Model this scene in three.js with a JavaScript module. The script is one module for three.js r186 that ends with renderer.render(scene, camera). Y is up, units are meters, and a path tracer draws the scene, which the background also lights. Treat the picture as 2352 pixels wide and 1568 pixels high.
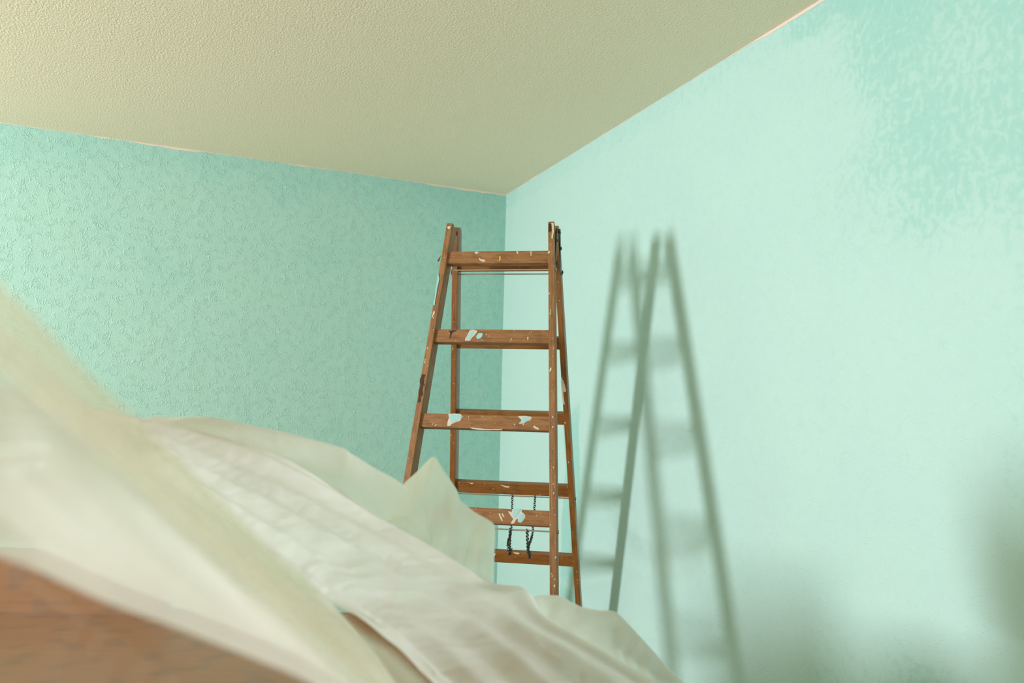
import * as THREE from 'three';
import { mergeGeometries, mergeVertices, toCreasedNormals } from 'three/addons/utils/BufferGeometryUtils.js';
import { RoundedBoxGeometry } from 'three/addons/geometries/RoundedBoxGeometry.js';
import { RectAreaLightUniformsLib } from 'three/addons/lights/RectAreaLightUniformsLib.js';

// ------------------------------------------------------------------ camera, light, exposure
const W = 2352, H = 1568, F = 1706, EYE = 1.4;
const scene = new THREE.Scene();
const camera = new THREE.PerspectiveCamera(2 * Math.atan(H / 2 / F) * 180 / Math.PI, W / H, 0.02, 60);
camera.rotation.order = 'YXZ';
camera.position.set(0, EYE, 0);
camera.rotation.set(0.0785, 0, 0.0233);
camera.focus = 2.4;
camera.userData.fStop = 3.4;
camera.updateMatrixWorld(true);
scene.add(camera);

const renderer = new THREE.WebGLRenderer({ antialias: true });
renderer.toneMapping = THREE.LinearToneMapping;
renderer.toneMappingExposure = 1.0;
renderer.shadowMap.enabled = true;

scene.background = new THREE.Color(0.75, 0.88, 1.0);          // overcast day outside the window

RectAreaLightUniformsLib.init();
const TH = 0.4095;                                             // how far the room is turned from the view
const UR = new THREE.Vector3(Math.sin(TH), 0, Math.cos(TH));   // along the right wall, from the corner towards the camera
const UL = new THREE.Vector3(-Math.cos(TH), 0, Math.sin(TH));  // along the left wall, from the corner to the window wall
const CORNER = new THREE.Vector3(-0.0499, 0, -3.9765);
const CEIL = EYE + 1.1148, ROOM_W = 5.5, ROOM_D = 4.75;
const WIN = { t: 2.0, y: EYE + 0.27, w: 0.42, h: 0.8 };       // the small window on the window wall
const windowLight = new THREE.RectAreaLight(new THREE.Color(0.97, 0.985, 1.06), 174, WIN.w, WIN.h);
{
  const p = CORNER.clone().addScaledVector(UL, ROOM_W - 0.02).addScaledVector(UR, WIN.t).setY(WIN.y);
  windowLight.position.copy(p);
  windowLight.lookAt(p.clone().sub(UL));
  // RectAreaLight shines along its local -Z
  windowLight.rotation.set(0, 0, 0);
  windowLight.quaternion.setFromRotationMatrix(new THREE.Matrix4().makeBasis(new THREE.Vector3(0, 1, 0).cross(UL), new THREE.Vector3(0, 1, 0), UL));
}
scene.add(windowLight);

// ------------------------------------------------------------------ helpers
let seed = 7;
const rnd = () => { seed = (seed * 1664525 + 1013904223) >>> 0; return seed / 4294967296; };
const V = (x, y, z) => new THREE.Vector3(x, y, z);
const lerp = (a, b, t) => a + (b - a) * t, clamp = (x, a = 0, b = 1) => Math.min(b, Math.max(a, x));
const smooth = (a, b, x) => { const t = clamp((x - a) / (b - a)); return t * t * (3 - 2 * t); };
// tileable gradient noise
function makeNoise(s) {
  const G = new Float32Array(65536 * 2); let q = s >>> 0;
  for (let i = 0; i < 65536; i++) { q = (q * 1664525 + 1013904223) >>> 0; const a = q / 4294967296 * Math.PI * 2; G[2 * i] = Math.cos(a); G[2 * i + 1] = Math.sin(a); }
  const hsh = (x, y) => ((Math.imul(x, 73856093) ^ Math.imul(y, 19349663) ^ s) >>> 5) & 65535;
  return (x, y, per = 4096, perY = per) => {
    const xi = Math.floor(x), yi = Math.floor(y), fx = x - xi, fy = y - yi;
    const m = (n, p) => ((n % p) + p) % p, x0 = m(xi, per), x1 = m(xi + 1, per), y0 = m(yi, perY), y1 = m(yi + 1, perY);
    const d = (X, Y, dx, dy) => { const k = hsh(X, Y) * 2; return G[k] * dx + G[k + 1] * dy; };
    const u = fx * fx * fx * (fx * (fx * 6 - 15) + 10), v = fy * fy * fy * (fy * (fy * 6 - 15) + 10);
    return lerp(lerp(d(x0, y0, fx, fy), d(x1, y0, fx - 1, fy), u), lerp(d(x0, y1, fx, fy - 1), d(x1, y1, fx - 1, fy - 1), u), v) * 1.5;
  };
}
const n1 = makeNoise(11), n2 = makeNoise(57), n3 = makeNoise(901);
function texture(w, h, fn, srgb, wrap = THREE.RepeatWrapping) {
  const a = new Uint8Array(w * h * 4);
  for (let j = 0; j < h; j++) for (let i = 0; i < w; i++) {
    const c = fn(i, j), k = (j * w + i) * 4;
    if (typeof c === 'number') a[k] = a[k + 1] = a[k + 2] = clamp(c) * 255;
    else { a[k] = clamp(c[0]) * 255; a[k + 1] = clamp(c[1]) * 255; a[k + 2] = clamp(c[2]) * 255; }
    a[k + 3] = 255;
  }
  const t = new THREE.DataTexture(a, w, h);
  t.magFilter = THREE.LinearFilter; t.minFilter = THREE.LinearMipmapLinearFilter; t.generateMipmaps = true;
  t.wrapS = t.wrapT = wrap; if (srgb) t.colorSpace = THREE.SRGBColorSpace; t.needsUpdate = true;
  return t;
}
const fit = (t, w, h, x0 = 0, y0 = 0) => { t.repeat.set(1 / w, 1 / h); t.offset.set(-x0 / w, -y0 / h); return t; };
const srgb = c => c <= 0.0031308 ? c * 12.92 : 1.055 * c ** (1 / 2.4) - 0.055;
const names = {};
function numbered(n) { names[n] = (names[n] ?? -1) + 1; return names[n] ? `${n}_${String(names[n]).padStart(3, '0')}` : n; }
function mesh(name, geo, mat, parent = scene) {
  const m = new THREE.Mesh(geo, mat); m.name = parent === scene ? numbered(name) : name;
  m.castShadow = m.receiveShadow = true; parent.add(m); return m;
}
function tag(o, label, category, group) { o.userData = { label, category, ...(group ? { group } : {}) }; return o; }
function struct(o) { o.userData.kind = 'structure'; return o; }
// a point of the place from where it is seen and how deep it lies
const camInv = camera.matrixWorld;
function at(px, py, d) { return V((px - W / 2) / F * d, -(py - H / 2) / F * d, -d).applyMatrix4(camInv); }

// ------------------------------------------------------------------ plaster and paint
// relief of the walls: short crossing strokes of a textured plaster, 0.7 m tile
const wallRelief = texture(1024, 1024, (i, j) => {
  const x = i / 1024, y = j / 1024;
  const wx = n2(x * 24, y * 24, 24) * 0.9, wy = n3(x * 24, y * 24, 24) * 0.9;
  const a = n1(x * 52 + wx, y * 52 + wy, 52), b = n2(x * 88 + wy, y * 88 + wx, 88);
  const line = 1 - smooth(0.03, 0.2, Math.abs(a)), line2 = 1 - smooth(0.03, 0.25, Math.abs(b));
  return 0.35 + 0.38 * line * smooth(-0.25, 0.3, n3(x * 20, y * 20, 20)) + 0.16 * line2 + 0.2 * n2(x * 9, y * 9, 9) + 0.07 * n3(x * 200, y * 200, 200);
});
const ceilingRelief = texture(1024, 1024, (i, j) => {
  const x = i / 1024, y = j / 1024;
  return 0.4 + 0.3 * n1(x * 70, y * 70, 70) + 0.22 * n2(x * 130 + n3(x * 40, y * 40, 40), y * 130, 130) + 0.12 * n3(x * 250, y * 250, 250) + 0.15 * smooth(0.15, 0.5, n3(x * 44, y * 44, 44));
});
// a wall's paint: one mint, with patches where the darker fresh coat shows, broken up by the roller, and painted corner shade on the left wall
function paint(wM, hM, x0, y0, pw, ph, depthOf, light, patch) {
  const dark = [0.33, 0.64, 0.57];
  return fit(texture(pw, ph, (i, j) => {
    const x = x0 + (i + 0.5) / pw * wM, y = y0 + (j + 0.5) / ph * hM;   // metres on the wall
    const wob = n1(x * 16, y * 16) * 0.6;
    const m = n2(x * 62 + wob, y * 46 + n3(x * 16, y * 16) * 0.9) * 0.75 + n3(x * 140, y * 100) * 0.35;     // roller mottle
    const c = clamp(patch(x, y));
    const k = (0.5 * c + 0.5 * smooth(-0.4, 0.4, m + (c - 0.5) * 1.3)) * Math.min(1, c * 2.2) * depthOf + 0.05 * n1(x * 4, y * 4) + 0.025 * m;
    return [0, 1, 2].map(q => srgb(clamp(lerp(light[q], dark[q], k), 0.01, 0.98)));
  }, true, THREE.MirroredRepeatWrapping), wM, hM, x0, y0);
}
const blob = (x, y, cx, cy, rx, ry) => Math.exp(-(((x - cx) / rx) ** 2 + ((y - cy) / ry) ** 2));
// x is metres from the corner, y metres above the floor
const rightPaint = paint(3.4, 1.9, 0, CEIL - 1.9, 2048, 1144, 0.8, [0.525, 0.745, 0.69], (x, y) => {
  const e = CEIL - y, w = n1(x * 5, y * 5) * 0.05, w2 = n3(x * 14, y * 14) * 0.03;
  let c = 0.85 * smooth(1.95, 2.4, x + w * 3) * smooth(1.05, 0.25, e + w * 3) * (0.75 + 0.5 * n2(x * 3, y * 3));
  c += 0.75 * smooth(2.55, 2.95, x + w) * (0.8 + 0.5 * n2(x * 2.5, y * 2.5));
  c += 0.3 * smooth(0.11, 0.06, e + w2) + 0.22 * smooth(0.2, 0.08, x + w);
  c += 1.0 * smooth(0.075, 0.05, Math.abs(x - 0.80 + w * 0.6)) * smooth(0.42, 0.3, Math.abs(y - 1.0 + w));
  c += 0.55 * smooth(0.95, 0.7, y + w * 2) * smooth(1.9, 2.4, x + w);
  return c;
});
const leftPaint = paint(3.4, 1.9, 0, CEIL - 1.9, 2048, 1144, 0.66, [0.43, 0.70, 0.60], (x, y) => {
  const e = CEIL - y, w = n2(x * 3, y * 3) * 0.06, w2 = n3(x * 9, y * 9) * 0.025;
  let c = 0.5 * smooth(0.30, 0.03, e + w + w2) + 0.6 * smooth(0.8, 0.1, x + w * 2 + w2 * 3) + 0.3 * smooth(0.075, 0.05, x + w2);  // cut-in and brush bands, with corner shade painted in as darker mint
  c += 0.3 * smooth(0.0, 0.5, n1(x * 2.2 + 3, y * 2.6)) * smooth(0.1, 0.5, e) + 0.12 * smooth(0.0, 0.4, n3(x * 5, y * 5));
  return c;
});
const M = {};
const wallMat = (map, bump) => new THREE.MeshStandardMaterial({ map, roughness: 0.75, bumpMap: fit(wallRelief.clone(), 0.7, 0.7), bumpScale: bump });
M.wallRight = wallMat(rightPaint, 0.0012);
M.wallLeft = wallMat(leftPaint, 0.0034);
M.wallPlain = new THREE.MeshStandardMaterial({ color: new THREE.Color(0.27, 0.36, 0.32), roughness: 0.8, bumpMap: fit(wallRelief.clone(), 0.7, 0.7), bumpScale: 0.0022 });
M.ceiling = new THREE.MeshStandardMaterial({ color: new THREE.Color(0.91, 0.805, 0.60), roughness: 0.9, bumpMap: fit(ceilingRelief, 0.46, 0.46), bumpScale: 0.0014 });
M.bounceWall = new THREE.MeshStandardMaterial({ color: new THREE.Color(0.83, 0.86, 0.79), roughness: 0.85, bumpMap: fit(wallRelief.clone(), 0.7, 0.7), bumpScale: 0.002 });   // unseen back wall, kept pale and near to bounce fill light
M.floor = new THREE.MeshStandardMaterial({ color: new THREE.Color(0.36, 0.26, 0.16), roughness: 0.6 });
M.plaster = new THREE.MeshStandardMaterial({ color: new THREE.Color(0.85, 0.70, 0.60), roughness: 0.9 });
M.white = new THREE.MeshStandardMaterial({ color: new THREE.Color(0.8, 0.8, 0.78), roughness: 0.4 });

// ------------------------------------------------------------------ the room
const THICK = 0.16;
const basis = (x, y, z) => new THREE.Matrix4().makeBasis(x, y, z);
// wall frames must be right handed: flip the along axis (and the texture) where needed
{
  const put = (name, along, inward, len, mat, from) => {
    const b = new THREE.BoxGeometry(len + 2 * THICK, CEIL, THICK).toNonIndexed();
    const right = V(0, 1, 0).cross(inward);                     // local +x
    const s = Math.sign(right.dot(along));                      // +1: local x runs along 'along'
    b.translate(s * len / 2, CEIL / 2, -THICK / 2);
    const p = b.attributes.position, uv = b.attributes.uv;
    for (let i = 0; i < p.count; i++) uv.setXY(i, s * p.getX(i), p.getY(i));
    const m = struct(mesh(name, b, mat));
    m.quaternion.setFromRotationMatrix(basis(right, V(0, 1, 0), inward)); m.position.copy(from);
    return m;
  };
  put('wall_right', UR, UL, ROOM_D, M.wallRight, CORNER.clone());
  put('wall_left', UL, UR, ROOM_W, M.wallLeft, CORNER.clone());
  put('wall_back', UL, UR.clone().negate(), ROOM_W, M.bounceWall, CORNER.clone().addScaledVector(UR, ROOM_D));
  // window wall with its opening
  const sh = new THREE.Shape(); sh.moveTo(-THICK, 0); sh.lineTo(ROOM_D + THICK, 0); sh.lineTo(ROOM_D + THICK, CEIL); sh.lineTo(-THICK, CEIL); sh.closePath();
  const ho = new THREE.Path(), x0 = WIN.t - WIN.w / 2 - 0.03, x1 = WIN.t + WIN.w / 2 + 0.03, y0 = WIN.y - WIN.h / 2 - 0.03, y1 = WIN.y + WIN.h / 2 + 0.03;
  ho.moveTo(x0, y0); ho.lineTo(x0, y1); ho.lineTo(x1, y1); ho.lineTo(x1, y0); ho.closePath(); sh.holes.push(ho);
  const inward = UL.clone().negate(), right = V(0, 1, 0).cross(inward), s = Math.sign(right.dot(UR));
  const eg = new THREE.ExtrudeGeometry(sh, { depth: THICK, bevelEnabled: false });
  if (s < 0) { eg.rotateY(Math.PI); } else eg.translate(0, 0, -THICK);
  const ww = struct(mesh('wall_side', eg, M.wallPlain));
  ww.quaternion.setFromRotationMatrix(basis(right, V(0, 1, 0), inward)); ww.position.copy(CORNER).addScaledVector(UL, ROOM_W);
  // the window in it: frame, sill and a frosted pane full of daylight
  const win = new THREE.Group(); win.name = 'window_1'; struct(win); scene.add(win);
  win.quaternion.copy(ww.quaternion); win.position.copy(ww.position).addScaledVector(UR, WIN.t).setY(WIN.y);
  const fr = [[0, WIN.h / 2 + 0.015, WIN.w + 0.06, 0.03], [0, -WIN.h / 2 - 0.015, WIN.w + 0.06, 0.03], [WIN.w / 2 + 0.015, 0, 0.03, WIN.h], [-WIN.w / 2 - 0.015, 0, 0.03, WIN.h]]
    .map(([x, y, w, h]) => new RoundedBoxGeometry(w, h, 0.06, 2, 0.004).translate(x, y, -0.06));
  mesh('window_frame', mergeGeometries(fr), M.white, win);
  mesh('window_sill', new RoundedBoxGeometry(WIN.w + 0.16, 0.03, 0.12, 2, 0.006).translate(0, -WIN.h / 2 - 0.045, 0.03), M.white, win);
  mesh('window_pane', new THREE.BoxGeometry(WIN.w, WIN.h, 0.006).translate(0, 0, -0.06), new THREE.MeshStandardMaterial({ color: 0xffffff, roughness: 0.5, emissive: new THREE.Color(1, 0.98, 0.93), emissiveIntensity: 2 }), win);
}
// floor and ceiling
for (const [name, y, mat] of [['floor', -THICK, M.floor], ['ceiling', CEIL, M.ceiling]]) {
  const g = new THREE.BoxGeometry(ROOM_W + 2 * THICK, THICK, ROOM_D + 2 * THICK).toNonIndexed();
  g.translate(-ROOM_W / 2, THICK / 2, ROOM_D / 2);
  const p = g.attributes.position, uv = g.attributes.uv;
  for (let i = 0; i < p.count; i++) uv.setXY(i, p.getX(i), p.getZ(i));
  const m = struct(mesh(name, g, mat));
  m.quaternion.setFromRotationMatrix(basis(UL.clone().negate(), V(0, 1, 0), UR)); m.position.copy(CORNER).setY(y);
}
// the strip of bare plaster that the painter's cut line leaves under the ceiling
function cutLine(name, along, inward, len, ks) {
  const pos = [], idx = [], N = Math.round(len / 0.012);
  for (let i = 0; i <= N; i++) {
    const t = i / N * len, a = n1(t * 1.7, ks), b = n2(t * 9, ks), c = n3(t * 40, ks);
    const h = 0.0012 + 0.0085 * smooth(-0.1, 0.55, a + 0.35 * b) + 0.0016 * c;
    const p = along.clone().multiplyScalar(t), q = inward.clone().multiplyScalar(0.0014);
    for (const [dx, dy] of [[1, 0], [1, -Math.max(0.0006, h)], [0, -Math.max(0.0006, h)], [0, 0]]) pos.push(p.x + q.x * dx, CEIL + dy, p.z + q.z * dx);
    if (i < N) for (let k = 0; k < 2; k++) { const o = i * 4 + k; idx.push(o, o + 1, o + 4, o + 1, o + 5, o + 4); }
  }
  const g = new THREE.BufferGeometry(); g.setAttribute('position', new THREE.Float32BufferAttribute(pos, 3)); g.setIndex(idx);
  const gg = g.toNonIndexed(); gg.computeVertexNormals();
  const m = struct(mesh(name, gg, M.plaster)); m.position.copy(CORNER).setY(0); return m;
}
cutLine('trim_1', UR, UL, 3.6, 3.3);
cutLine('trim_2', UL, UR, 3.6, 8.8);

// ------------------------------------------------------------------ wood
const grain = (a, b, wear) => texture(512, 512, (i, j) => {
  const x = i / 512, y = j / 512;                                // x along the grain (1 m), y across (0.12 m)
  const f = 0.7 * n1(x * 4, y * 26, 4, 26) + 0.45 * n2(x * 9 + n3(x * 5, y * 5, 5), y * 60, 9, 60) + 0.3 * n3(x * 40, y * 120, 40, 120);
  const w = smooth(0.1, 0.6, n2(x * 14, y * 6, 14, 6) + 0.4 * n1(x * 60, y * 22, 60, 22)) * wear;
  const k = clamp(0.5 + 0.55 * f), dirt = 1 - 0.22 * smooth(0.1, 0.5, n3(x * 22, y * 9, 22, 9));
  return [0, 1, 2].map(q => srgb(clamp((lerp(a[q], b[q], k) * (1 - w) + w * [0.38, 0.20, 0.072][q]) * dirt, 0.004, 1)));
}, true);
const woodFrontMap = fit(grain([0.20, 0.082, 0.024], [0.40, 0.18, 0.06], 0.45), 1, 0.12), woodRearMap = fit(grain([0.18, 0.062, 0.010], [0.32, 0.125, 0.026], 0.12), 1, 0.12);
const woodBump = fit(texture(512, 512, (i, j) => { const x = i / 512, y = j / 512; return 0.5 + 0.4 * n1(x * 8, y * 90, 8, 90) + 0.3 * n2(x * 30, y * 40, 30, 40); }), 1, 0.12);
M.woodFront = new THREE.MeshStandardMaterial({ map: woodFrontMap, roughness: 0.6, bumpMap: woodBump, bumpScale: 0.0006 });
M.woodRear = new THREE.MeshStandardMaterial({ map: woodRearMap, roughness: 0.38, bumpMap: woodBump, bumpScale: 0.0005 });
M.steel = new THREE.MeshStandardMaterial({ color: new THREE.Color(0.52, 0.44, 0.32), roughness: 0.42, metalness: 0.7 });
M.darkSteel = new THREE.MeshStandardMaterial({ color: new THREE.Color(0.05, 0.055, 0.05), roughness: 0.45, metalness: 0.7 });
M.paintBlue = new THREE.MeshStandardMaterial({ color: new THREE.Color(0.35, 0.66, 0.66), roughness: 0.4 });
M.paintWhite = new THREE.MeshStandardMaterial({ color: new THREE.Color(0.68, 0.60, 0.49), roughness: 0.5 });
M.paintCream = new THREE.MeshStandardMaterial({ color: new THREE.Color(0.75, 0.60, 0.34), roughness: 0.55 });
M.paintYellow = new THREE.MeshStandardMaterial({ color: new THREE.Color(0.80, 0.42, 0.05), roughness: 0.45 });
M.paintDark = new THREE.MeshStandardMaterial({ color: new THREE.Color(0.055, 0.018, 0.008), roughness: 0.4 });

// grain along axis 0/1/2, metres
function grainUV(geo, axis, shift = 0) {
  const g = geo.index ? geo.toNonIndexed() : geo, p = g.attributes.position, n = g.attributes.normal, uv = new Float32Array(p.count * 2);
  const get = (b, i, k) => k === 0 ? b.getX(i) : k === 1 ? b.getY(i) : b.getZ(i);
  const o = [0, 1, 2].filter(k => k !== axis);
  for (let i = 0; i < p.count; i += 3) {
    const t = [0, 1, 2].map(k => Math.abs(get(n, i, k) + get(n, i + 1, k) + get(n, i + 2, k)));
    const across = t[o[0]] > t[o[1]] ? o[1] : o[0];
    for (let q = i; q < i + 3; q++) { uv[2 * q] = get(p, q, axis) + shift; uv[2 * q + 1] = get(p, q, across) + shift * 0.37; }
  }
  g.setAttribute('uv', new THREE.BufferAttribute(uv, 2)); return g;
}

// ------------------------------------------------------------------ the ladder
const PHI = 0.164, HINGE = V(-0.0484, EYE + 0.5763, -2.3682);
const LT = 0.0193, LE = 0.0619, STEP = 0.27, RH = 0.0429;
const LF = { w0: 0.1762, k: 0.0539, lean: 0.2774, s0: 0.1036, back: 0 }, LR = { w0: 0.179, k: 0.051, lean: -0.2836, s0: 0.1078, back: -0.0828 };
const ladder = new THREE.Group(); ladder.name = 'step_ladder';
ladder.position.set(HINGE.x, 0, HINGE.z); ladder.rotation.y = -PHI; scene.add(ladder);
tag(ladder, 'old brown wooden folding step ladder spattered with paint, standing before the corner of the room', 'ladder');
ladder.updateMatrixWorld(true);
for (const f of [LF, LR]) {
  f.O = V(0, HINGE.y, f.back);
  f.D = V(0, -Math.cos(f.lean), Math.sin(f.lean)); f.N = V(0, Math.sin(f.lean), Math.cos(f.lean)); f.X = V(1, 0, 0);
  f.len = HINGE.y / Math.cos(f.lean);
  f.P = (x, s, n = 0) => f.O.clone().addScaledVector(f.X, x).addScaledVector(f.D, s).addScaledVector(f.N, n);
  f.M = basis(f.X, f.D.clone().negate(), f.N);
}
function makeRail(f, side, mat, shift) {
  const r1 = 0.013, r2 = 0.03, L = f.len / Math.cos(Math.atan(f.k)), sh = new THREE.Shape();
  // profile: u across the depth (0 front, -LE back), v along, 0 at the top, going down
  sh.moveTo(0, -r1); sh.quadraticCurveTo(0, -0.001, -r1, 0); sh.lineTo(-LE + r2, 0); sh.quadraticCurveTo(-LE, -0.001, -LE, -r2);
  const nChip = 40;
  const cut = Math.abs(Math.tan(f.lean)) * LE;                   // the foot is sawn level with the floor
  if (f.lean > 0) { sh.lineTo(-LE, -L + cut * 0); } else sh.lineTo(-LE, -L);
  sh.lineTo(0, -L + (f.lean > 0 ? -0 : 0));
  for (let i = nChip; i > 0; i--) sh.lineTo(-0.0009 * Math.abs(n1(i * 1.7, side * 3 + f.lean * 9)) * (i % 3 ? 1 : 2.2), -r1 - (L - r1 - 0.03) * i / nChip);
  const b = 0.0016;
  let g = new THREE.ExtrudeGeometry(sh, { depth: LT - 2 * b, bevelEnabled: true, bevelThickness: b, bevelSize: b, bevelOffset: -b, bevelSegments: 2, curveSegments: 8 });
  // extrude runs along +z; bring it to x = thickness, y = along, z = depth
  const q = g.attributes.position;
  for (let i = 0; i < q.count; i++) { const u = q.getX(i), v = q.getY(i), w = q.getZ(i) - LT / 2 + b; q.setXYZ(i, -w, v, u); }
  g = toCreasedNormals(g, 0.5);
  g = grainUV(g, 1, shift);
  const m = mesh('rail', g, mat, ladder);
  const A = f.D.clone().addScaledVector(f.X, side * f.k).normalize(), X = f.N.clone().cross(A).negate();
  m.quaternion.setFromRotationMatrix(basis(X.negate().clone().multiplyScalar(1), A.clone().negate(), f.N));
  // make it right handed
  const Y = A.clone().negate(), XX = Y.clone().cross(f.N);
  m.quaternion.setFromRotationMatrix(basis(XX, Y, f.N));
  m.position.copy(f.P(side * (f.w0 - LT / 2), 0, 0));
  return m;
}
const railFL = makeRail(LF, -1, M.woodFront, 0.13), railFR = makeRail(LF, 1, M.woodFront, 0.71), railRL = makeRail(LR, -1, M.woodRear, 0.37), railRR = makeRail(LR, 1, M.woodRear, 0.93);
const rungs = { F: [], R: [] };
for (const [key, f, mat] of [['F', LF, M.woodFront], ['R', LR, M.woodRear]]) for (let i = 0; i < 7; i++) {
  const s = f.s0 + STEP * i, hw = f.w0 + f.k * (s + RH / 2) - LT * 0.6, dp = 0.026;
  const g = grainUV(new RoundedBoxGeometry(hw * 2, RH, dp, 3, 0.003), 0, i * 0.23 + (key === 'R' ? 0.5 : 0));
  const m = mesh('rung', g, mat, ladder);
  m.quaternion.setFromRotationMatrix(f.M); m.position.copy(f.P(0, s + RH / 2, -0.008 - dp / 2 - (key === 'R' ? 0.004 : 0)));
  rungs[key].push(m);
}
function rod(f, i, drop = 0.014, r = 0.0021) {                    // steel tie rod under a rung
  const s = f.s0 + STEP * i + RH + drop, hw = f.w0 + f.k * s + 0.003;
  const parts = [new THREE.CylinderGeometry(r, r, hw * 2, 10).rotateZ(Math.PI / 2)];
  for (const e of [-1, 1]) parts.push(new THREE.CylinderGeometry(0.0055, 0.0055, 0.004, 12).rotateZ(Math.PI / 2).translate(e * hw, 0, 0));
  const m = mesh('tie_rod', mergeGeometries(parts), M.steel, ladder);
  m.quaternion.setFromRotationMatrix(f.M); m.position.copy(f.P(0, s, -0.022)); m.userData.label = 'thin steel tie rod'; return m;
}
rod(LF, 0, 0.018); rod(LR, 0, 0.010); const rodF = rod(LF, 3, 0.012), rodR = rod(LR, 3, 0.008); rod(LF, 6); rod(LR, 6);
// hinges: straps bolted to the outer faces of the rails
for (const side of [-1, 1]) {
  const h = new THREE.Group(); h.name = 'hinge'; ladder.add(h); h.userData.label = 'dark steel hinge';
  for (const f of [LF, LR]) {
    const g = new RoundedBoxGeometry(0.0032, 0.15, 0.024, 2, 0.0012);
    const st = mesh('strap', g, M.darkSteel, h);
    st.quaternion.setFromRotationMatrix(f.M); st.position.copy(f.P(side * (f.w0 + f.k * 0.085 + 0.0015), 0.085, f === LF ? -0.045 : -0.02));
    for (const s of f === LF ? [0.05, 0.13] : [0.022, 0.075, 0.155]) {
      const bo = mesh('bolt', new THREE.SphereGeometry(0.0075, 14, 8, 0, Math.PI * 2, 0, Math.PI / 2).scale(1, 0.75, 1).rotateZ(-side * Math.PI / 2), M.darkSteel, h);
      bo.position.copy(f.P(side * (f.w0 + f.k * s + 0.0028), s, f === LF ? -0.045 : -0.02));
    }
  }
  const pin = mesh('hinge_pin', new THREE.CylinderGeometry(0.0075, 0.0075, 0.014, 14).rotateZ(Math.PI / 2), M.darkSteel, h);
  pin.position.set(side * (LF.w0 + 0.006), HINGE.y - 0.02, -0.07);
}
// chains that keep the legs from spreading, slung from rod to rod
const linkGeo = new THREE.TorusGeometry(0.0043, 0.00105, 7, 14).scale(1, 1.5, 1);
function chain(xF, xR, sagY) {
  const c = new THREE.Group(); c.name = 'chain'; c.userData.label = 'dark steel chain'; ladder.add(c);
  const a = V(xR, rodR.position.y, rodR.position.z), b = V(xF, rodF.position.y, rodF.position.z);
  const pts = [], Lp = 0.0108;
  const mid = V(lerp(xR, xF, 0.6), sagY, lerp(a.z, b.z, 0.62));
  // two nearly straight strands meeting in a tight bend
  const curve = new THREE.CatmullRomCurve3([a, a.clone().lerp(mid, 0.45).add(V(0, -0.035, 0)), mid.clone().add(V((xR - xF) * 0.12, 0.02, -0.03)), mid, mid.clone().add(V(-(xR - xF) * 0.1, 0.02, 0.03)), b.clone().lerp(mid, 0.5).add(V(0, -0.02, 0)), b], false, 'centripetal');
  const N = Math.round(curve.getLength() / Lp);
  for (let i = 0; i <= N; i++) {
    const p = curve.getPointAt(i / N), t = curve.getTangentAt(i / N);
    const k = mesh('chain_link', linkGeo, M.darkSteel, c); k.position.copy(p);
    k.quaternion.setFromUnitVectors(V(0, 1, 0), t).multiply(new THREE.Quaternion().setFromAxisAngle(V(0, 1, 0), (i % 2 ? 1 : -1) * Math.PI / 4 + 0.3 * n1(i * 1.3, xF * 9)));
  }
}
// where a sight line through the picture meets the front of a frame, in the ladder's own axes
const inv = ladder.matrixWorld.clone().invert();
function onFrame(f, px, py, n) {
  const o = camera.position.clone().applyMatrix4(inv), e = at(px, py, 1).applyMatrix4(inv).sub(o), c = f.P(0, 0, n);
  return o.addScaledVector(e, c.sub(camera.position.clone().applyMatrix4(inv)).dot(f.N) / e.dot(f.N));
}
{
  const q = (px, py, m, f) => { const o = camera.position.clone().applyMatrix4(inv), e = at(px, py, 1).applyMatrix4(inv).sub(o), t = (m.position.z - o.z) / e.z; return o.addScaledVector(e, t); };
  const r1 = q(1177, 1143, rodR), r2 = q(1229, 1146, rodR), f1 = q(1172, 1209, rodF), f2 = q(1211, 1211, rodF);
  const zm = lerp(rodR.position.z, rodF.position.z, 0.62), low = (px, py) => { const o = camera.position.clone().applyMatrix4(inv), e = at(px, py, 1).applyMatrix4(inv).sub(o); return o.addScaledVector(e, (zm - o.z) / e.z).y; };
  chain(f1.x, r1.x, low(1171, 1272)); chain(f2.x, r2.x, low(1216, 1280));
}
// paint spilt on the wood: raised blots with an outline of their own
function blot(parent, f, n, poly, mat, depth = 0.0007, shifts = [0, 0]) {
  const pts = poly.map(([x, y]) => onFrame(f, x + shifts[0], y + shifts[1], n)), inM = new THREE.Matrix4().copy(f.M).invert();
  const flat = pts.map(p => p.clone().applyMatrix4(inM));
  const cur = new THREE.CatmullRomCurve3(flat.map(p => V(p.x, p.y, 0)), true, 'catmullrom', 0.35).getPoints(flat.length * 7);
  for (const p of cur) { p.x += 0.0009 * n1(p.x * 300, p.y * 300) + 0.0006 * n3(p.x * 900, p.y * 900); p.y += 0.0009 * n2(p.x * 300, p.y * 300) + 0.0006 * n1(p.x * 900 + 50, p.y * 900); }
  const sh = new THREE.Shape(cur.map(p => new THREE.Vector2(p.x, p.y)));
  const g = new THREE.ExtrudeGeometry(sh, { depth, bevelEnabled: true, bevelThickness: 0.0003, bevelSize: 0.00025, bevelSegments: 1, curveSegments: 4 }).translate(0, 0, flat[0].z);
  g.applyMatrix4(f.M);                                           // now in the ladder's axes
  parent.updateMatrix(); g.applyMatrix4(parent.matrix.clone().invert());
  const m = mesh('paint_splash', g, mat, parent); return m;
}
const z1 = a => a.map(([x, y]) => [900 + x / 4.612, 480 + y / 4.612]), z2 = a => a.map(([x, y]) => [900 + x / 4.612, 780 + y / 4.612]), z3 = a => a.map(([x, y]) => [900 + x / 4.612, 1080 + y / 4.612]);
const NR = -0.008;
const RF = rungs.F;
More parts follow.
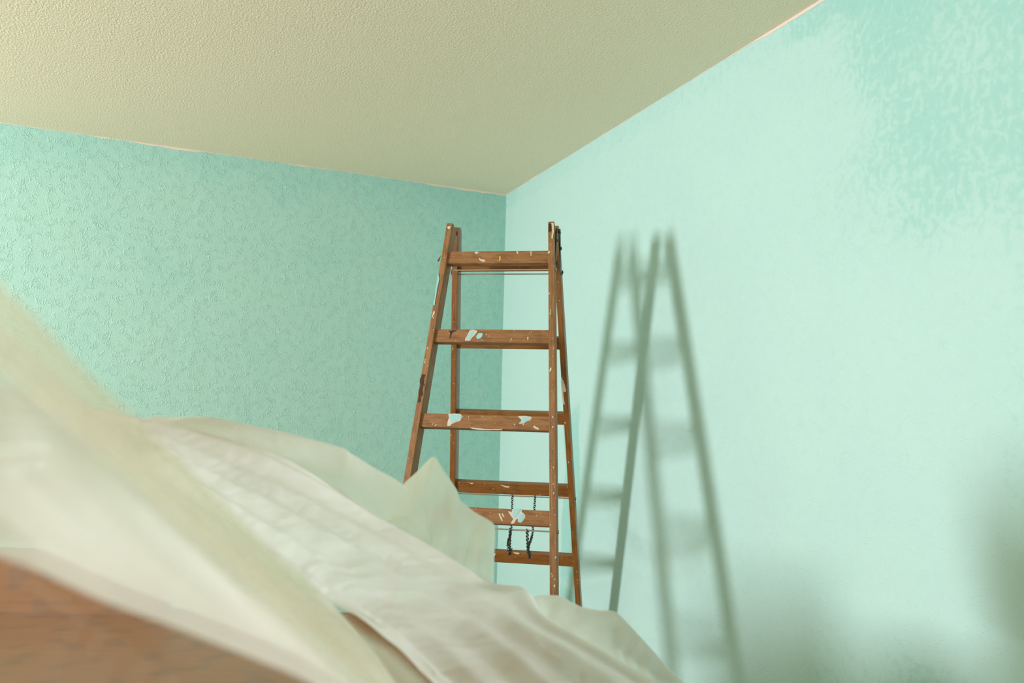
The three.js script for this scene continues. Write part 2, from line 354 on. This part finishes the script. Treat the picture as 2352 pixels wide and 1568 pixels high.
blot(RF[0], LF, NR, z1([[1140, 502], [1152, 500], [1153, 530], [1148, 552], [1139, 548]]), M.paintYellow);
blot(RF[0], LF, NR, z1([[922, 515], [940, 530], [985, 540], [985, 556], [958, 556], [930, 540]]), M.paintWhite);
blot(RF[0], LF, NR, z1([[1322, 448], [1336, 450], [1337, 475], [1328, 476]]), M.paintWhite);
blot(RF[0], LF, NR, z1([[1470, 436], [1478, 436], [1480, 490], [1472, 490]]), M.paintWhite);
blot(RF[0], LF, NR, z1([[880, 455], [895, 452], [925, 460], [905, 470], [890, 478]]), M.paintWhite);
blot(RF[1], LF, NR, z1([[828, 1284], [860, 1280], [905, 1290], [885, 1325], [850, 1362], [826, 1394], [775, 1390], [795, 1350], [812, 1312]]), M.paintWhite, 0.0004);
blot(RF[1], LF, NR, z1([[832, 1300], [858, 1290], [866, 1312], [840, 1350], [820, 1380], [790, 1386], [800, 1350]]), M.paintBlue, 0.0009);
blot(RF[1], LF, NR, z1([[918, 1318], [955, 1314], [962, 1340], [940, 1366], [905, 1374], [896, 1352]]), M.paintBlue, 0.0009);
blot(RF[1], LF, NR, z1([[610, 1290], [660, 1282], [690, 1284], [640, 1310], [625, 1350], [612, 1372], [618, 1320]]), M.paintDark, 0.0004);
blot(RF[1], LF, NR, z1([[1434, 1358], [1446, 1356], [1446, 1380], [1438, 1384]]), M.paintWhite);
blot(RF[2], LF, NR, z2([[602, 788], [660, 782], [730, 788], [740, 825], [725, 856], [690, 866], [640, 890], [612, 912], [590, 912], [592, 870], [606, 830]]), M.paintWhite, 0.0004);
blot(RF[2], LF, NR, z2([[622, 800], [665, 790], [720, 794], [734, 825], [715, 850], [670, 856], [635, 884], [626, 866], [622, 838], [606, 818]]), M.paintBlue, 0.0009);
blot(RF[2], LF, NR, z2([[1340, 812], [1400, 806], [1440, 812], [1478, 820], [1474, 846], [1430, 864], [1402, 884], [1394, 904], [1384, 884], [1352, 892], [1372, 850]]), M.paintWhite, 0.0004);
blot(RF[2], LF, NR, z2([[1392, 822], [1425, 818], [1462, 826], [1462, 842], [1424, 858], [1400, 878], [1392, 898], [1386, 876], [1366, 872], [1380, 848]]), M.paintBlue, 0.0009);
blot(RF[2], LF, NR, z2([[1506, 910], [1524, 922], [1556, 938], [1552, 954], [1528, 944], [1500, 930]]), M.paintWhite);
blot(RF[2], LF, NR, z2([[830, 936], [880, 934], [1000, 948], [1150, 948], [1160, 955], [990, 956], [880, 948]]), M.paintWhite, 0.0003);
blot(RF[3], LF, NR, z3([[1232, 436], [1270, 440], [1278, 412], [1372, 410], [1378, 440], [1410, 470], [1410, 505], [1370, 550], [1340, 545], [1335, 512], [1318, 520], [1292, 560], [1262, 562], [1284, 515], [1270, 490]]), M.paintWhite, 0.0004);
blot(RF[3], LF, NR, z3([[1282, 412], [1366, 412], [1350, 440], [1330, 470], [1310, 496], [1278, 488], [1290, 455]]), M.paintBlue, 0.0009);
blot(RF[3], LF, NR, z3([[1352, 470], [1392, 462], [1402, 495], [1368, 540], [1344, 536], [1340, 505]]), M.paintBlue, 0.0009);
blot(RF[3], LF, NR, z3([[1132, 460], [1144, 458], [1174, 526], [1162, 530]]), M.paintWhite);
blot(RF[3], LF, NR, z3([[1165, 458], [1174, 458], [1194, 494], [1186, 498]]), M.paintWhite);
blot(railFL, LF, 0, z1([[492, 690], [502, 740], [480, 850], [462, 960], [455, 1016], [442, 1014], [455, 930], [468, 830], [484, 740]]), M.paintBlue, 0.001);
blot(railFL, LF, 0, z1([[590, 188], [620, 182], [618, 205], [598, 210]]), M.paintWhite);
blot(railFL, LF, 0, z1([[443, 1080], [455, 1085], [452, 1110], [425, 1150], [436, 1110]]), M.paintWhite);
blot(railFL, LF, 0, z2([[318, 370], [352, 374], [338, 420], [342, 470], [322, 520], [328, 580], [300, 610], [306, 650], [276, 662], [288, 590], [282, 550], [304, 490], [296, 440]]), M.paintDark, 0.0003);
blot(railFR, LF, 0, z1([[1690, 150], [1712, 150], [1714, 190], [1716, 240], [1702, 318], [1692, 300], [1700, 230], [1694, 160]]), M.paintCream, 0.0009);
blot(railFR, LF, 0, z1([[1660, 445], [1678, 450], [1666, 470], [1654, 470]]), M.paintWhite);
blot(railFR, LF, 0, z1([[1662, 160], [1686, 160], [1690, 230], [1660, 240]]), M.paintDark, 0.0003);
blot(railFR, LF, 0, z2([[1680, 300], [1690, 300], [1686, 330], [1670, 335]]), M.paintWhite);
blot(railFR, LF, 0, z3([[1716, 1212], [1732, 1214], [1730, 1234], [1716, 1232]]), M.paintWhite);
blot(railRR, LR, 0, z2([[1798, 400], [1826, 460], [1846, 545], [1818, 552], [1822, 610], [1830, 684], [1814, 672], [1800, 570], [1794, 480]]), M.paintWhite);
blot(rungs.R[3], LR, NR - 0.004, z3([[1150, 152], [1200, 162], [1244, 170], [1240, 180], [1205, 178]]), M.paintWhite);
blot(rungs.R[3], LR, NR - 0.004, z3([[830, 132], [862, 134], [855, 142], [835, 140]]), M.paintWhite);
blot(rungs.R[4], LR, NR - 0.004, z3([[1290, 866], [1350, 874], [1345, 888], [1310, 884]]), M.paintCream);
blot(rungs.R[4], LR, NR - 0.004, z3([[1076, 878], [1100, 880], [1090, 905], [1080, 905]]), M.paintWhite);
// splinter that stands off the left rail
{
  const g = new THREE.ConeGeometry(0.0035, 0.022, 6).translate(0, -0.011, 0);
  const m = mesh('splinter', g, M.woodFront, ladder); m.position.copy(onFrame(LF, 1013, 586, -0.01)); m.rotation.z = -0.45;
}
// fine flecks flung over each rail and rung, far too many to count
const fleckGeo = new THREE.IcosahedronGeometry(1, 1);
function flecks(parent, f, count, place, mat = M.paintWhite) {
  const gs = [], inM = new THREE.Matrix4();
  parent.updateMatrix(); inM.copy(parent.matrix).invert();
  for (let i = 0; i < count; i++) {
    const [x, s, n] = place(), r = 0.00045 + 0.0013 * rnd() ** 4, g = fleckGeo.clone();
    const st = rnd() < 0.25 ? 2.6 : 1.1, m = new THREE.Matrix4().copy(f.M).multiply(new THREE.Matrix4().makeRotationZ((rnd() - 0.5) * 1.4));
    g.applyMatrix4(new THREE.Matrix4().makeScale(r, r * st, 0.0004)); g.applyMatrix4(m); const p = f.P(x, s, n); g.translate(p.x, p.y, p.z); g.applyMatrix4(inM); gs.push(g);
  }
  const o = mesh('paint_flecks', mergeGeometries(gs), mat, parent); o.userData.kind = 'stuff';
}
for (const [r, f, side, c] of [[railFL, LF, -1, 70], [railFR, LF, 1, 120], [railRL, LR, -1, 40], [railRR, LR, 1, 40]])
  flecks(r, f, c, () => { const s = 0.02 + rnd() * 1.3; return [side * (f.w0 + f.k * s - LT * (0.1 + 0.8 * rnd())), s, 0.0001]; });
RF.slice(0, 5).forEach((r, i) => flecks(r, LF, 34, () => { const s = LF.s0 + STEP * i + 0.003 + rnd() * (RH - 0.006); return [(rnd() * 2 - 1) * (LF.w0 + LF.k * s - LT - 0.002), s, NR + 0.0001]; }));
rungs.R.slice(0, 5).forEach((r, i) => flecks(r, LR, 20, () => { const s = LR.s0 + STEP * i + 0.003 + rnd() ** 2 * (RH - 0.006); return [(rnd() * 2 - 1) * (LR.w0 + LR.k * s - LT - 0.002), s, NR - 0.0039]; }));

// ------------------------------------------------------------------ the sideboard under the sheets
const oak = fit(grain([0.24, 0.08, 0.004], [0.31, 0.112, 0.008], 0), 1, 0.3);
M.oak = new THREE.MeshStandardMaterial({ map: oak, roughness: 0.45 });
{
  const sb = new THREE.Group(); sb.name = 'sideboard'; sb.position.set(-0.65, 0, -1.06); scene.add(sb);
  tag(sb, 'brown wooden sideboard showing through the blurred plastic at lower left', 'sideboard');
  const top = 1.0, w = 1.46, dp = 0.72;
  const box = (n, a, b, c, x, y, z, ax, p = sb) => mesh(n, grainUV(new RoundedBoxGeometry(a, b, c, 3, 0.006), ax).translate(x, y, z), M.oak, p);
  box('worktop', w, 0.03, dp, 0, top - 0.015, 0, 0);
  box('carcass', w - 0.05, 0.8, dp - 0.06, 0, top - 0.43, -0.01, 0);
  // the raised rail along its back
  box('back_rail', 0.75, 0.11, 0.05, -0.345, top + 0.05, -0.33, 0);
  for (const s of [-1, 1]) {
    const d = box('door', w / 2 - 0.04, 0.74, 0.022, s * (w / 4 - 0.008), top - 0.43, dp / 2 - 0.028, 1);
    mesh('knob', new THREE.SphereGeometry(0.016, 16, 12).translate(s * 0.06, top - 0.35, dp / 2 - 0.006), M.steel, d);
    for (const t of [-1, 1]) box('leg', 0.05, top - 0.82, 0.05, s * (w / 2 - 0.07), (top - 0.82) / 2, t * (dp / 2 - 0.08), 1);
  }
}
// ------------------------------------------------------------------ plastic sheets
function spline(P, t, k = 0.75) {                                // softened Catmull-Rom through points
  const n = P.length - 1, x = clamp(t) * n, i = Math.min(n - 1, Math.floor(x)), f = x - i;
  const a = P[Math.max(0, i - 1)], b = P[i], c = P[i + 1], d = P[Math.min(n, i + 2)];
  const h00 = 2 * f ** 3 - 3 * f * f + 1, h10 = f ** 3 - 2 * f * f + f, h01 = 1 - h00, h11 = f ** 3 - f * f;
  return b.map((_, q) => h00 * b[q] + h10 * k * (c[q] - a[q]) / 2 + h01 * c[q] + h11 * k * (d[q] - b[q]) / 2);
}
function chordResample(row, n) {
  const L = [0]; for (let i = 1; i < row.length; i++) L.push(L[i - 1] + Math.hypot(row[i][0] - row[i - 1][0], row[i][1] - row[i - 1][1]));
  const out = [];
  for (let j = 0; j <= n; j++) {
    const s = j / n * L[L.length - 1]; let i = 0; while (i < row.length - 2 && L[i + 1] < s) i++;
    out.push(spline(row, (i + clamp((s - L[i]) / (L[i + 1] - L[i]))) / (row.length - 1)));
  }
  return out;
}
const tri = x => { const f = Math.abs(x - Math.floor(x) - 0.5) * 2; return Math.sqrt((f - 0.5) ** 2 + 0.004) * 2 - 0.5; };
// rows of sight points (x, y, depth) become a sheet; folds() lifts it along its own normal, in metres
function sheet(rows, nu, nv, folds) {
  const R = rows.map(r => chordResample(r, nu)), pos = [];
  for (let j = 0; j <= nv; j++) for (let i = 0; i <= nu; i++) { const p = spline(R.map(r => r[i]), j / nv, 0.9); pos.push(at(p[0], p[1], p[2])); }
  const idx = [], uv = [], W1 = nu + 1;
  for (let j = 0; j < nv; j++) for (let i = 0; i < nu; i++) { const o = j * W1 + i; idx.push(o, o + W1, o + 1, o + 1, o + W1, o + W1 + 1); }
  const g = new THREE.BufferGeometry();
  g.setAttribute('position', new THREE.Float32BufferAttribute(pos.flatMap(p => [p.x, p.y, p.z]), 3)); g.setIndex(idx);
  g.computeVertexNormals();
  const N = g.attributes.normal, Pn = g.attributes.position, du = pos[0].distanceTo(pos[nu]), dv = pos[0].distanceTo(pos[nv * W1]);
  for (let j = 0; j <= nv; j++) for (let i = 0; i <= nu; i++) {
    const k = j * W1 + i, h = folds(i / nu, j / nv, i / nu * du, j / nv * dv);
    Pn.setXYZ(k, Pn.getX(k) + N.getX(k) * h, Pn.getY(k) + N.getY(k) * h, Pn.getZ(k) + N.getZ(k) * h);
    uv.push(i / nu * du, j / nv * dv);
  }
  g.setAttribute('uv', new THREE.Float32BufferAttribute(uv, 2));
  g.computeVertexNormals(); return g;
}
const crumple = (a, b, s, A) => A * (0.5 * tri(a * 7 + 0.9 * n1(a * 4 + s, b * 4)) + 0.5 * tri(b * 8 + 0.35 * a * 8 + 0.9 * n2(a * 4, b * 4 + s)) + 0.45 * tri((a - b) * 13 + n3(a * 6 + s, b * 6)));
const pleat = (v, at0, wd, h) => -h * Math.exp(-(((v - at0) / wd) ** 2));
const back = (row, dy, dd, dx = 0) => row.map(([x, y, d]) => [x + dx, y + dy, d + dd]);

M.film = new THREE.MeshPhysicalMaterial({ color: new THREE.Color(0.985, 0.98, 0.95), roughness: 0.24, transmission: 0.93, thickness: 0, ior: 1.4, specularIntensity: 0.6, side: THREE.DoubleSide });
const crinkle = fit(texture(512, 512, (i, j) => { const x = i / 512, y = j / 512, wx = 0.5 * n3(x * 5, y * 5, 5), wy = 0.5 * n2(x * 5, y * 5, 5);
  return 0.5 + 0.5 * Math.abs(n1(x * 6 + wx, y * 6 + wy, 6)) - 0.4 * Math.abs(n2(x * 9 + wy, y * 4, 9, 4)) + 0.25 * Math.abs(n3(x * 18, y * 18 + wx, 18)); }), 0.35, 0.35);
M.filmInner = new THREE.MeshPhysicalMaterial({ color: new THREE.Color(0.97, 0.965, 0.93), roughness: 0.8, transmission: 0.8, thickness: 0, ior: 1.45, side: THREE.DoubleSide });
M.filmMilky = new THREE.MeshPhysicalMaterial({ color: new THREE.Color(0.945, 0.975, 0.915), roughness: 0.93, transmission: 0.68, thickness: 0, ior: 1.45, clearcoat: 0.8, clearcoatRoughness: 0.25, bumpMap: crinkle, bumpScale: 0.0018, side: THREE.DoubleSide });
{
  const gs = [];
  // crest of the covered heap and its slope towards the camera
  const crest = [[-260, 850, .8], [-60, 885, .82], [150, 925, .86], [330, 964, .92], [430, 987, .95], [560, 1022, .98], [640, 1052, 1.0], [740, 1107, 1.03], [870, 1190, 1.07], [1000, 1264, 1.1], [1126, 1340, 1.13], [1200, 1354, 1.13], [1240, 1412, 1.08], [1330, 1470, 1.03], [1480, 1560, .97], [1620, 1650, .92]];
  gs.push(sheet([back(crest, 70, .10), back(crest, 14, .03), crest,
    [[-240, 930, .74], [-40, 945, .76], [150, 975, .80], [340, 1005, .84], [520, 1085, .88], [640, 1140, .9], [780, 1220, .92], [900, 1295, .94], [1000, 1360, .95], [1080, 1420, .95], [1150, 1470, .94], [1250, 1560, .9], [1350, 1650, .86]],
    [[-240, 1000, .68], [-40, 1005, .70], [150, 1020, .74], [330, 1035, .76], [480, 1130, .79], [600, 1215, .81], [720, 1300, .83], [830, 1385, .84], [920, 1450, .84], [1000, 1530, .83], [1100, 1620, .8]],
    [[-240, 1090, .66], [-60, 1090, .66], [100, 1095, .69], [280, 1085, .7], [430, 1190, .73], [560, 1282, .74], [640, 1330, .75], [740, 1374, .77], [800, 1402, .78], [850, 1432, .78], [897, 1470, .78], [960, 1530, .77], [1060, 1650, .74]]],
    220, 90, (u, v, a, b) => smooth(0.2, 0.45, v) * (0.008 * tri(v * 4.2 + 0.25 * n1(u * 3, 2) + 0.4 * u) + crumple(a * 0.45, b, 3, 0.0014 + 0.0006 * smooth(0.5, 0.8, u)))));
  // the lower part of the same sheet, behind the nearer one
  gs.push(sheet([
    [[-260, 1045, .69], [-60, 1040, .70], [60, 1040, .71], [280, 1050, .725], [450, 1150, .75], [595, 1245, .775], [680, 1305, .785], [765, 1388, .785], [832, 1462, .77], [890, 1540, .75], [990, 1680, .72]],
    [[-300, 1120, .64], [-60, 1150, .65], [150, 1200, .67], [330, 1290, .69], [480, 1370, .7], [620, 1440, .7], [760, 1520, .7], [900, 1640, .69]],
    [[-320, 1190, .63], [-180, 1205, .64], [60, 1250, .65], [250, 1330, .66], [420, 1395, .67], [560, 1450, .68], [700, 1510, .68], [850, 1610, .68]]], 120, 40, (u, v, a, b) => crumple(a * 0.4, b, 9, 0.0015)));
  // the hem that stands up behind the crest
  const hem = [[100, 930, .95], [290, 966, 1.0], [330, 963, 1.0], [355, 957, 1.01], [405, 959, 1.02], [480, 959, 1.04], [600, 983, 1.06], [700, 1007, 1.08], [785, 1031, 1.1], [800, 1040, 1.1], [860, 1078, 1.11], [922, 1113, 1.12], [975, 1165, 1.12]];
  gs.push(sheet([back(hem, 60, .1), back(hem, 8, .02), hem,
    [[100, 945, .93], [290, 978, .97], [400, 975, .985], [520, 1000, 1.01], [640, 1040, 1.03], [740, 1075, 1.06], [800, 1100, 1.07], [880, 1150, 1.09], [980, 1210, 1.1]],
    [[100, 970, .9], [290, 990, .94], [430, 1010, .98], [640, 1075, 1.02], [800, 1165, 1.06], [890, 1220, 1.09], [1000, 1280, 1.12]]], 160, 50,
    (u, v, a, b) => smooth(0.35, 0.6, v) * crumple(a * 0.8, b * 1.6, 5, 0.002)));
  // the peaked corner of the sheet
  const peak = [[872, 1192, 1.12], [905, 1142, 1.13], [930, 1110, 1.14], [960, 1083, 1.15], [995, 1052, 1.17], [1018, 1082, 1.17], [1050, 1130, 1.18], [1056, 1149, 1.18], [1090, 1178, 1.17], [1118, 1194, 1.165], [1134, 1211, 1.16], [1134, 1270, 1.15], [1129, 1350, 1.14]];
  gs.push(sheet([back(peak, 70, .06), back(peak, 10, .02), peak,
    [[870, 1196, 1.10], [915, 1165, 1.11], [955, 1125, 1.115], [985, 1115, 1.12], [1015, 1150, 1.15], [1050, 1195, 1.125], [1085, 1225, 1.14], [1105, 1260, 1.11], [1115, 1310, 1.13], [1124, 1352, 1.13]],
    [[870, 1202, 1.085], [925, 1205, 1.085], [985, 1205, 1.12], [1030, 1240, 1.10], [1065, 1280, 1.13], [1095, 1315, 1.115], [1122, 1358, 1.13]],
    [[868, 1215, 1.08], [930, 1250, 1.1], [1000, 1290, 1.12], [1060, 1325, 1.13], [1120, 1365, 1.14]]], 120, 70,
    (u, v, a, b) => smooth(0.4, 0.6, v) * crumple(a * 1.3, b * 0.7, 7, 0.007)));
  // the right end, falling over the sideboard's edge
  const end = [[1118, 1336, 1.17], [1150, 1342, 1.17], [1190, 1350, 1.17], [1210, 1372, 1.17], [1240, 1367, 1.175], [1285, 1369, 1.18], [1310, 1382, 1.18], [1335, 1394, 1.18], [1375, 1402, 1.175], [1415, 1408, 1.17], [1470, 1463, 1.15], [1530, 1529, 1.13], [1572, 1570, 1.12], [1640, 1650, 1.1]];
  gs.push(sheet([back(end, 80, .04), back(end, 10, .02), end,
    [[1118, 1348, 1.15], [1200, 1376, 1.145], [1270, 1396, 1.15], [1345, 1428, 1.12], [1400, 1450, 1.14], [1450, 1490, 1.12], [1530, 1560, 1.1], [1610, 1650, 1.07]],
    [[1118, 1358, 1.14], [1200, 1390, 1.12], [1260, 1425, 1.1], [1345, 1458, 1.085], [1410, 1490, 1.1], [1480, 1540, 1.08], [1590, 1650, 1.04]],
    [[1118, 1372, 1.13], [1200, 1402, 1.1], [1260, 1445, 1.06], [1330, 1488, 1.03], [1480, 1580, .98], [1600, 1670, .94]]], 140, 60,
    (u, v, a, b) => smooth(0.4, 0.55, v) * crumple(a * 1.0, b * 1.0, 2, 0.008)));
  const o = mesh('plastic_sheet', mergeGeometries(gs), M.filmMilky);
  tag(o, 'milky plastic dust sheet with a peaked fold, heaped in front of the ladder', 'plastic sheet');
}
{
  const edge = [[-170, 480, .27], [0, 648, .28], [90, 735, .285], [190, 842, .29], [320, 966, .30], [440, 1077, .31], [600, 1238, .33], [700, 1335, .345], [760, 1388, .35], [830, 1447, .36], [895, 1486, .37], [985, 1568, .385], [1100, 1690, .4]];
  const g = sheet([back(edge, 178, .03), back(edge, 90, .016), back(edge, 20, .006), edge,
    [[-170, 600, .262], [0, 745, .268], [100, 835, .275], [250, 970, .285], [400, 1110, .295], [560, 1265, .312], [690, 1380, .325], [800, 1475, .338], [960, 1610, .36], [1040, 1700, .37]],
    [[-170, 690, .285], [0, 825, .29], [120, 930, .297], [300, 1078, .306], [430, 1190, .315], [560, 1305, .325], [680, 1410, .335], [800, 1520, .345], [950, 1670, .36]],
    [[-170, 780, .27], [0, 905, .272], [150, 1030, .28], [300, 1145, .287], [450, 1260, .293], [600, 1385, .302], [740, 1500, .312], [900, 1660, .33]],
    [[-170, 980, .268], [0, 1080, .27], [150, 1180, .275], [300, 1280, .28], [450, 1375, .287], [600, 1475, .294], [750, 1580, .302], [880, 1690, .312]],
    [[-170, 1170, .275], [0, 1240, .276], [150, 1325, .278], [250, 1385, .28], [420, 1470, .284], [600, 1560, .29], [780, 1670, .296]],
    [[-200, 1350, .262], [0, 1400, .262], [120, 1450, .266], [240, 1510, .27], [400, 1590, .274], [600, 1690, .28]],
    [[-240, 1650, .255], [0, 1690, .255], [200, 1740, .258], [500, 1800, .262]]], 160, 300,
    (u, v, a, b) => smooth(0.35, 0.45, v) * crumple(a * 2.2, b * 2.2, 4, 0.0016) + pleat(v, 0.5 + 0.01 * n1(u * 4, 3), 0.012, 0.007) + pleat(v, 0.325 + 0.006 * n2(u * 5, 7), 0.010, 0.005) - pleat(v, 0.66 + 0.04 * (u - 0.5), 0.02, 0.006) + pleat(v, 0.8 + 0.1 * u, 0.012, 0.004));
  // the band along the edge is folded over on itself
  const crease = [[-170, 690, .285], [0, 825, .29], [120, 930, .297], [300, 1078, .306], [430, 1190, .315], [560, 1305, .325], [680, 1410, .335], [800, 1520, .345], [950, 1670, .36]];
  const strip = (a, b, dd, w) => sheet([back(a, w[0], dd), back(a, (w[0] + w[1]) / 2, dd + .001), back(a, w[1], dd)], 120, 8, () => 0);
  const folded = [1, 2, 3].map(k => sheet([back(edge, 6 + 4 * k, .004 * k), back(edge, 70, .004 * k + .006), back(crease, -50, .006 * k), back(crease, 10 - 8 * k, .003 * k)], 120, 60, (u, v, a, b) => crumple(a * 2, b * 2, k * 3, 0.001)));
  for (let k = 0; k < 4; k++) folded.push(strip(edge, 0, .003 + .002 * k, [6 + k, 30 - 2 * k]), strip(crease, 0, .003 + .002 * k, [-14 + k, 16 - k]));
  const o = new THREE.Group(); o.name = numbered('plastic_sheet'); scene.add(o); o.position.copy(at(250, 1250, 0.33)).setY(0);
  const put = (n, g2, m) => { g2.translate(-o.position.x, 0, -o.position.z); return mesh(n, g2, m, o); };
  put('outer_layer', mergeGeometries([g, ...folded]), M.film);
  const inner = sheet([
    [[-260, 560, .335], [-60, 690, .34], [0, 745, .343], [160, 885, .35], [310, 1022, .36], [440, 1145, .37], [590, 1290, .385], [700, 1392, .40], [800, 1484, .41], [900, 1580, .42], [1000, 1680, .43]],
    [[-260, 760, .35], [-60, 860, .35], [0, 905, .35], [160, 1030, .358], [310, 1150, .368], [440, 1255, .378], [590, 1385, .392], [700, 1480, .405], [800, 1570, .414], [900, 1660, .425]],
    [[-260, 980, .345], [-60, 1040, .345], [60, 1110, .35], [220, 1210, .36], [380, 1310, .37], [540, 1410, .38], [680, 1505, .395], [800, 1600, .405], [900, 1690, .41]],
    [[-280, 1130, .335], [-80, 1170, .335], [80, 1250, .34], [250, 1340, .35], [420, 1415, .36], [560, 1470, .37], [700, 1545, .38], [850, 1660, .39]],
    [[-300, 1215, .33], [-120, 1240, .33], [60, 1300, .335], [250, 1385, .345], [420, 1448, .355], [560, 1502, .365], [700, 1560, .375], [850, 1650, .385]]], 140, 70,
    (u, v, a, b) => crumple(a * 0.3, b * 1.5, 9, 0.0012));
  put('inner_layer', inner, M.filmInner).userData.label = 'milky inner layer of the sheet';
  tag(o, 'clear plastic sheet hanging close up at lower left, blurred and creased', 'plastic sheet');
}

renderer.render(scene, camera);
